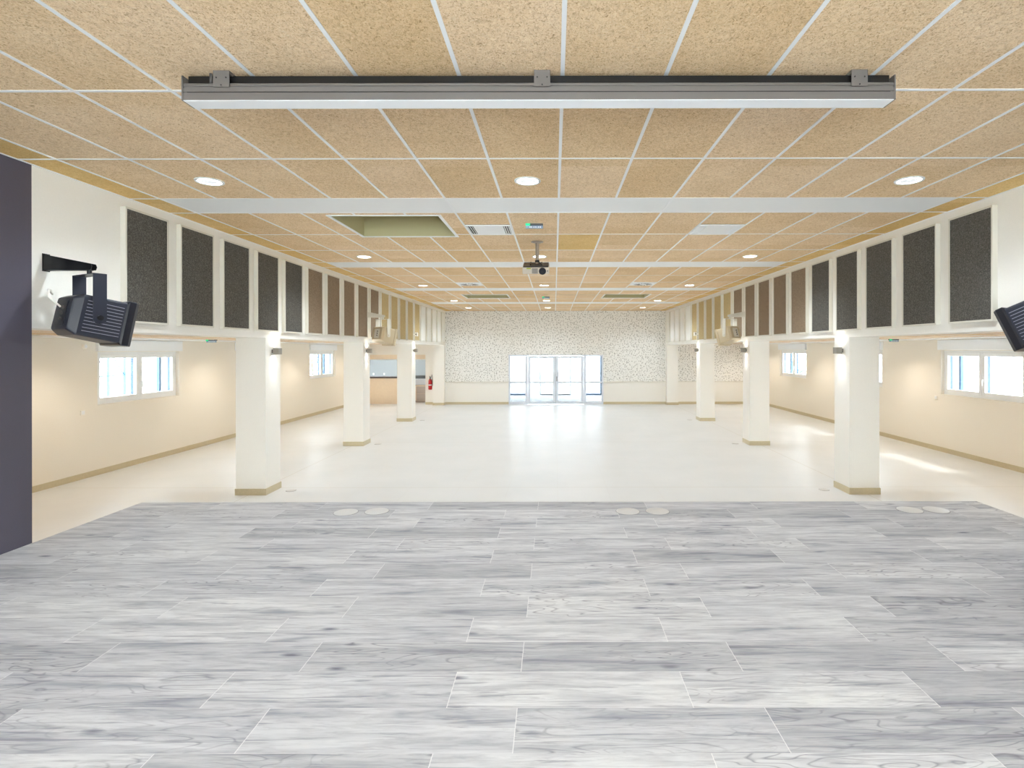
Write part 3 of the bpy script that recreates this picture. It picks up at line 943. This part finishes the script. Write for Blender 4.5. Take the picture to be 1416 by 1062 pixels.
# ------------------------------------------------------------------ projector on its ceiling pole
t = thing('ceiling_projector', 'grey projector with dark top hanging from a ceiling pole', 'projector', (-0.30, 8.10, CZ))
MB().lathe([(0.09, 0.0), (0.09, -0.008), (0.05, -0.02)]).build('ceiling_plate', M['pole'], t)
MB().cyl(0.026, -0.30, -0.018).build('pole', M['pole'], t)
MB().lathe([(0.033, -0.305), (0.033, -0.275)]).build('collar', M['black_steel'], t)
TM = Matrix.Translation((-0.015, -0.02, -0.40)) @ Matrix.Rotation(math.radians(21), 4, 'X')
W2, H2, L2 = 0.195, 0.05, 0.15
body = MB(TM).box(-W2, W2, -L2, L2, -H2, H2).build('body', M['proj'], t, 0.012, 3)
MB(TM).box(-W2 + 0.012, W2 - 0.012, -L2 + 0.012, L2 - 0.012, H2, H2 + 0.014).build('top_cover', M['black'], body)
MB(TM).box(-0.09, 0.09, -0.07, 0.09, H2 + 0.006, H2 + 0.018).box(-0.09, -0.07, -0.07, 0.09, H2 + 0.018, H2 + 0.03).box(0.07, 0.09, -0.07, 0.09, H2 + 0.018, H2 + 0.03).build('mount_plate', M['black_steel'], t)
MB(TM).lathe([(0.052, -L2 - 0.012), (0.052, -L2 - 0.016), (0.044, -L2 - 0.016), (0.038, -L2 - 0.004)], axis='Y', c=(0.095, 0, -0.002)).lathe([(0.052, -L2 + 0.001), (0.052, -L2 - 0.012)], axis='Y', c=(0.095, 0, -0.002)).build('lens_ring', M['black'], body)
MB(TM).lathe([(0.037, -L2 - 0.004), (0.0, -L2 - 0.013)], axis='Y', c=(0.095, 0, -0.002)).build('lens', M['lens'], body)
gv = MB(TM)
for q in range(7): gv.box(-0.058, 0.028, -L2 - 0.003, -L2 + 0.001, -0.036 + q * 0.011, -0.030 + q * 0.011)
gv.build('vent_grille', M['grey_dark'], body)
MB(TM).box(-0.135, -0.072, -L2 - 0.0015, -L2 + 0.001, 0.026, 0.044).build('sticker', M['lime'], body)
MB(TM).cyl(0.008, -L2 - 0.002, -L2 + 0.001, 'Y', (0.168, 0, -0.002), 14).build('infrared_window', M['black'], body)
MB().tube([(-0.005, 0, -0.30), (-0.005, 0, -0.375)], 0.022).build('lower_tube', M['pole'], t)
MB().tube([(0.02, 0.02, -0.30), (0.10, 0.05, -0.325), (0.15, 0.08, -0.345)], 0.008).build('cable', M['black'], t)

# ------------------------------------------------------------------ air grilles, swirl diffusers, exit lights
def air_grille(x, y, label, left_dark):
    t = thing('air_grille', label, 'air vent', (x, y, CZ), 0, 'rectangular white air grilles')
    b = MB()
    b.box(-0.288, 0.288, -0.288, -0.250, -0.014, -0.004).box(-0.288, 0.288, 0.250, 0.288, -0.014, -0.004)
    b.box(-0.19, 0.19, -0.25, 0.25, -0.012, -0.004)
    b.box(-0.288, -0.275, -0.25, 0.25, -0.014, -0.004).box(0.275, 0.288, -0.25, 0.25, -0.014, -0.004)
    b.build('plate', M['white'], t)
    MB().box(-0.288, 0.288, -0.288, 0.288, -0.0035, -0.0005).build('duct_back', M['groove'], t)
    for s in (-1, 1):
        for k in range(3):
            xx = s * (0.207 + 0.028 * k)
            m = Matrix.Translation((xx, 0, -0.009)) @ Matrix.Rotation(math.radians(38), 4, 'Y')
            MB(m).box(-0.010, 0.010, -0.25, 0.25, -0.0012, 0.0012).build('slat', M['white'], t)
air_grille(-0.90, 7.27, 'rectangular white air grille in the ceiling left of the projector', True)
air_grille(2.10, 7.27, 'rectangular white air grille in the ceiling right of the projector', False)
def swirl(x, y, label):
    t = thing('swirl_diffuser', label, 'air vent', (x, y, CZ), 0, 'white swirl diffusers')
    MB().box(-0.288, 0.288, -0.288, 0.288, -0.012, -0.003).build('plate', M['white'], t, 0.003, 1)
    MB().lathe([(0.25, -0.012), (0.24, -0.02), (0.05, -0.02), (0.0, -0.024)], seg=36).build('cone', M['white'], t)
    b = MB()
    for k in range(16):
        m = Matrix.Rotation(2 * PI * k / 16, 4, 'Z') @ Matrix.Translation((0.15, 0, 0)) @ Matrix.Rotation(0.35, 4, 'Z')
        b.box(-0.07, 0.07, -0.009, 0.009, -0.0225, -0.019, m)
    b.build('slots', M['grey_dark'], t)
swirl(-2.10, 13.27, 'white square swirl air diffuser in the left half of the ceiling beyond the projector')
swirl(2.10, 13.27, 'white square swirl air diffuser in the right half of the ceiling beyond the projector')
def exit_light(x, y, z, label, w=0.22):
    t = thing('exit_light', label, 'emergency light', (x, y, z), 0, 'ceiling emergency exit lights')
    MB().box(-w / 2, w / 2, -0.03, 0.03, -0.022, 0.0).build('housing', M['grey_dark'], t, 0.004, 1)
    MB().box(-w / 2, w / 2, -0.012, -0.006, -0.062, -0.022).build('sign_plate', M['exit_plate'], t)
    MB().box(-w / 2, -w / 2 + 0.055, -0.034, -0.030, -0.026, -0.002).build('green_lamp', M['led_green'], t)
    b = MB()
    for k in (-0.055, -0.035, -0.005, 0.02, 0.05, 0.075): b.box(k - 0.007, k + 0.007, -0.0135, -0.012, -0.05, -0.035)
    b.build('pictogram', M['white'], t)
exit_light(-0.30, 6.95, CZ, 'emergency exit light with green lamp on the ceiling between grille and projector pole')
exit_light(-0.30, 16.50, CZ, 'small emergency exit light on the ceiling far beyond the projector')
exit_light(-7.55, 12.0, AZ, 'emergency exit light on the low ceiling of the left aisle')
exit_light(7.75, 12.6, AZ, 'emergency exit light on the low ceiling of the right aisle')

# ------------------------------------------------------------------ loudspeakers on wall brackets
def speaker(side, y, z_arm, az, pitch, dark, label, group, reach=0.40):
    """origin on the bulkhead face, +x local points into the hall for the left side"""
    t = thing('loudspeaker', label, 'loudspeaker', (side * A, y, z_arm), 0, group)
    bm_, b2, stl = (M['black2'], M['black'], M['black_steel']) if dark else (M['cream_pl'], M['cream_pl'], M['cream_metal'])
    s = -side
    ax = s * reach
    MB().box(*sorted((0, s * 0.006)), -0.035, 0.035, -0.075, 0.08).build('wall_plate', stl, t)
    arm = MB()
    for yy in (-0.028, 0.024):
        arm.prism([(s * 0.006, -0.068), (ax + s * 0.02, -0.062), (ax + s * 0.03, -0.035), (ax + s * 0.02, -0.01), (s * 0.006, 0.072)], 'Y', yy, yy + 0.004)
    arm.box(*sorted((s * 0.006, ax)), -0.024, 0.024, -0.067, -0.063)
    arm.build('bracket_arm', stl, t)
    px = ax - s * 0.015
    MB().cyl(0.018, -0.105, -0.060, c=(px, 0.0, 0)).build('swivel', stl, t)
    R = Matrix.Translation((px, 0.0, 0)) @ Matrix.Rotation(-s * az, 4, 'Z')
    hw_ = 0.19
    yk = MB(R)
    zt_, zp = -0.105, -0.49
    yk.box(-hw_, hw_, -0.05, 0.05, zt_ - 0.006, zt_)
    for e in (-1, 1):
        x0, x1 = sorted((e * hw_, e * (hw_ - 0.006)))
        poly = [(-0.05, zt_), (-0.05, zp - 0.02), (-0.03, zp - 0.05), (0.03, zp - 0.05), (0.05, zp - 0.02), (0.05, zt_)]
        yk.prism(poly, 'X', x0, x1)
    yk.build('yoke', stl if not dark else M['black2'], t)
    B = R @ Matrix.Translation((0, 0, zp)) @ Matrix.Rotation(-pitch, 4, 'X') @ Matrix.Translation((0, 0.03, 0.0))
    def rr(w, h, y, r=0.025, up=0.0):
        pts = []
        for cx_, cz_, a0 in ((w / 2 - r, h / 2 - r, 0), (-w / 2 + r, h / 2 - r, PI / 2), (-w / 2 + r, -h / 2 + r, PI), (w / 2 - r, -h / 2 + r, 1.5 * PI)):
            for q in range(4):
                a = a0 + q * PI / 6
                pts.append((cx_ + r * math.cos(a), y, cz_ + r * math.sin(a) + up))
        return pts
    cab = MB(B).loft([rr(0.285, 0.28, -0.225), rr(0.30, 0.295, -0.215), rr(0.355, 0.355, -0.165), rr(0.362, 0.372, 0.16)])
    cabo = cab.build('cabinet', bm_, t)
    fl_ = MB(B).loft([rr(0.362, 0.38, 0.15, 0.02), rr(0.385, 0.405, 0.165, 0.012), rr(0.385, 0.405, 0.215, 0.012), rr(0.34, 0.40, 0.245, 0.012)])
    fl_.build('front_frame', b2, t)
    MB(B).loft([rr(0.335, 0.385, 0.245, 0.01), rr(0.25, 0.37, 0.262, 0.01)]).build('grille', M['black'] if dark else M['cream_metal'], t)
    if dark:
        for e in (-1, 1):
            f = MB(B)
            for q in range(10):
                zq = -0.135 + q * 0.029
                x0, x1 = sorted((e * 0.178, e * 0.1845))
                f.box(x0, x1, -0.135, 0.135, zq, zq + 0.004)
            f.build('side_fins', M['fin'], cabo)
    bp = MB(B).box(-0.075, 0.075, -0.232, -0.224, -0.11, 0.11).build('connector_plate', M['black'] if dark else M['cream_metal'], cabo)
    sk_ = MB(B)
    for q in (-0.05, 0.0, 0.05): sk_.cyl(0.014, -0.245, -0.232, 'Y', (0.02, 0, q), 12)
    sk_.build('sockets', M['grey_dark'], bp)
    if dark:
        e0 = B @ Vector((0.0, -0.245, 0.05))
        MB().tube([e0, e0 + Vector((-s * 0.06, -0.04, 0.08)), e0 + Vector((-s * 0.13, 0.03, 0.15)), Vector((s * 0.03, 0.03, -0.27)), Vector((0.0, 0.05, -0.235))], 0.008).build('cable', M['switch'], t)
    for e in (-1, 1):
        MB(R).cyl(0.022, *sorted((e * hw_, e * (hw_ + 0.012))), axis='X', c=(0, 0, zp)).build('pivot_knob', stl, t)
speaker(-1, 4.83, 3.02, math.radians(28), math.radians(11), True, 'black loudspeaker on a bracket high on the left wall beside the dark wall', 'black loudspeakers')
speaker(1, 4.78, 3.01, math.radians(24), math.radians(24), True, 'black loudspeaker cut off by the right edge of the photo', 'black loudspeakers', 0.29)
speaker(-1, 13.105, 3.09, math.radians(28), math.radians(12), False, 'cream loudspeaker on the left bulkhead above the second pillar', 'cream loudspeakers')
speaker(1, 13.105, 3.09, math.radians(28), math.radians(16), False, 'cream loudspeaker on the right bulkhead above the second pillar', 'cream loudspeakers')

# ------------------------------------------------------------------ floor box lids, floor outlets
for x, y, lab, key in ((-2.17, 5.57, 'left lid of the left pair', 's'), (-1.865, 5.60, 'right lid of the left pair', 's'),
                  (0.697, 5.59, 'left lid of the middle pair', 's'), (1.0, 5.59, 'right lid of the middle pair', 's'),
                  (3.59, 5.62, 'shinier left lid of the right pair', 'w'), (3.86, 5.62, 'right lid of the right pair', 's')):
    t = thing('floor_box_lid', 'round floor box lid in the stage planks, ' + lab, 'floor box', (x, y, SZ), 0, 'round floor box lids on the stage')
    MB().lathe([(0.118, 0.0), (0.118, 0.003), (0.114, 0.004), (0.0, 0.0045)], seg=40).build('lid', M['steel'], t)
    MB().lathe([(0.1215, 0.0002), (0.1215, 0.0015), (0.1185, 0.0015), (0.1185, 0.0002)], seg=40).build('rim', M['grey_dark'], t)
for side, sn in ((-1, 'left'), (1, 'right')):
    for i, y in enumerate((8.78, 13.1, 17.5)):
        t = thing('floor_outlet', 'small round floor outlet beside the %s pillar of the %s row' % (ORD[i], sn), 'floor outlet', (side * 4.27, y, 0), 0, 'small round floor outlets')
        MB().lathe([(0.075, 0.0), (0.075, 0.003), (0.07, 0.005), (0.0, 0.005)], seg=28).build('cover', M['steel'], t)
        MB().lathe([(0.078, 0.0), (0.078, 0.002), (0.0755, 0.002), (0.0755, 0)], seg=28).build('rim', M['grey_dark'], t)

# ------------------------------------------------------------------ small wall devices
for x, y, z, lab, s in ((WL, 9.58, 1.16, 'white wall switch below the first window of the left wall', 1), (WR, 12.2, 1.17, 'white wall switch below the first window of the right wall', -1)):
    t = thing('wall_switch', lab, 'switch', (x, y, z), 0, 'white wall switches')
    MB().box(*sorted((0, s * 0.012)), -0.045, 0.045, -0.045, 0.045).build('plate', M['switch'], t, 0.003, 1)
    MB().box(*sorted((s * 0.012, s * 0.017)), -0.03, 0.03, -0.03, 0.03).build('rocker', M['white'], t)
t = thing('wall_sensor', 'small round white sensor high on the left wall before the first window', 'sensor', (WL, 9.62, 2.32))
MB().lathe([(0.05, 0.0), (0.05, 0.02), (0.03, 0.03)], axis='X').build('base', M['switch'], t)
MB().lathe([(0.03, 0.03), (0.0, 0.04)], axis='X').build('dome', M['white'], t)
for side, sn in ((-1, 'left'), (1, 'right')):
    t = thing('sensor_box', 'small white sensor box on the %s bulkhead above the third pillar' % sn, 'sensor', (side * A, 17.36, 2.74), 0, 'white sensor boxes on the bulkheads')
    s = -side
    MB().box(*sorted((s * 0.075, s * 0.155)), -0.06, 0.06, -0.06, 0.06).build('box', M['switch'], t, 0.006, 2)
    MB().box(*sorted((0.0, s * 0.075)), -0.02, 0.02, -0.02, 0.02).build('stem', M['switch'], t)
    MB().lathe([(0.02, -0.062), (0.018, -0.064)], axis='Y', c=(s * 0.115, 0, 0)).build('eye', M['grey_alu'], t)
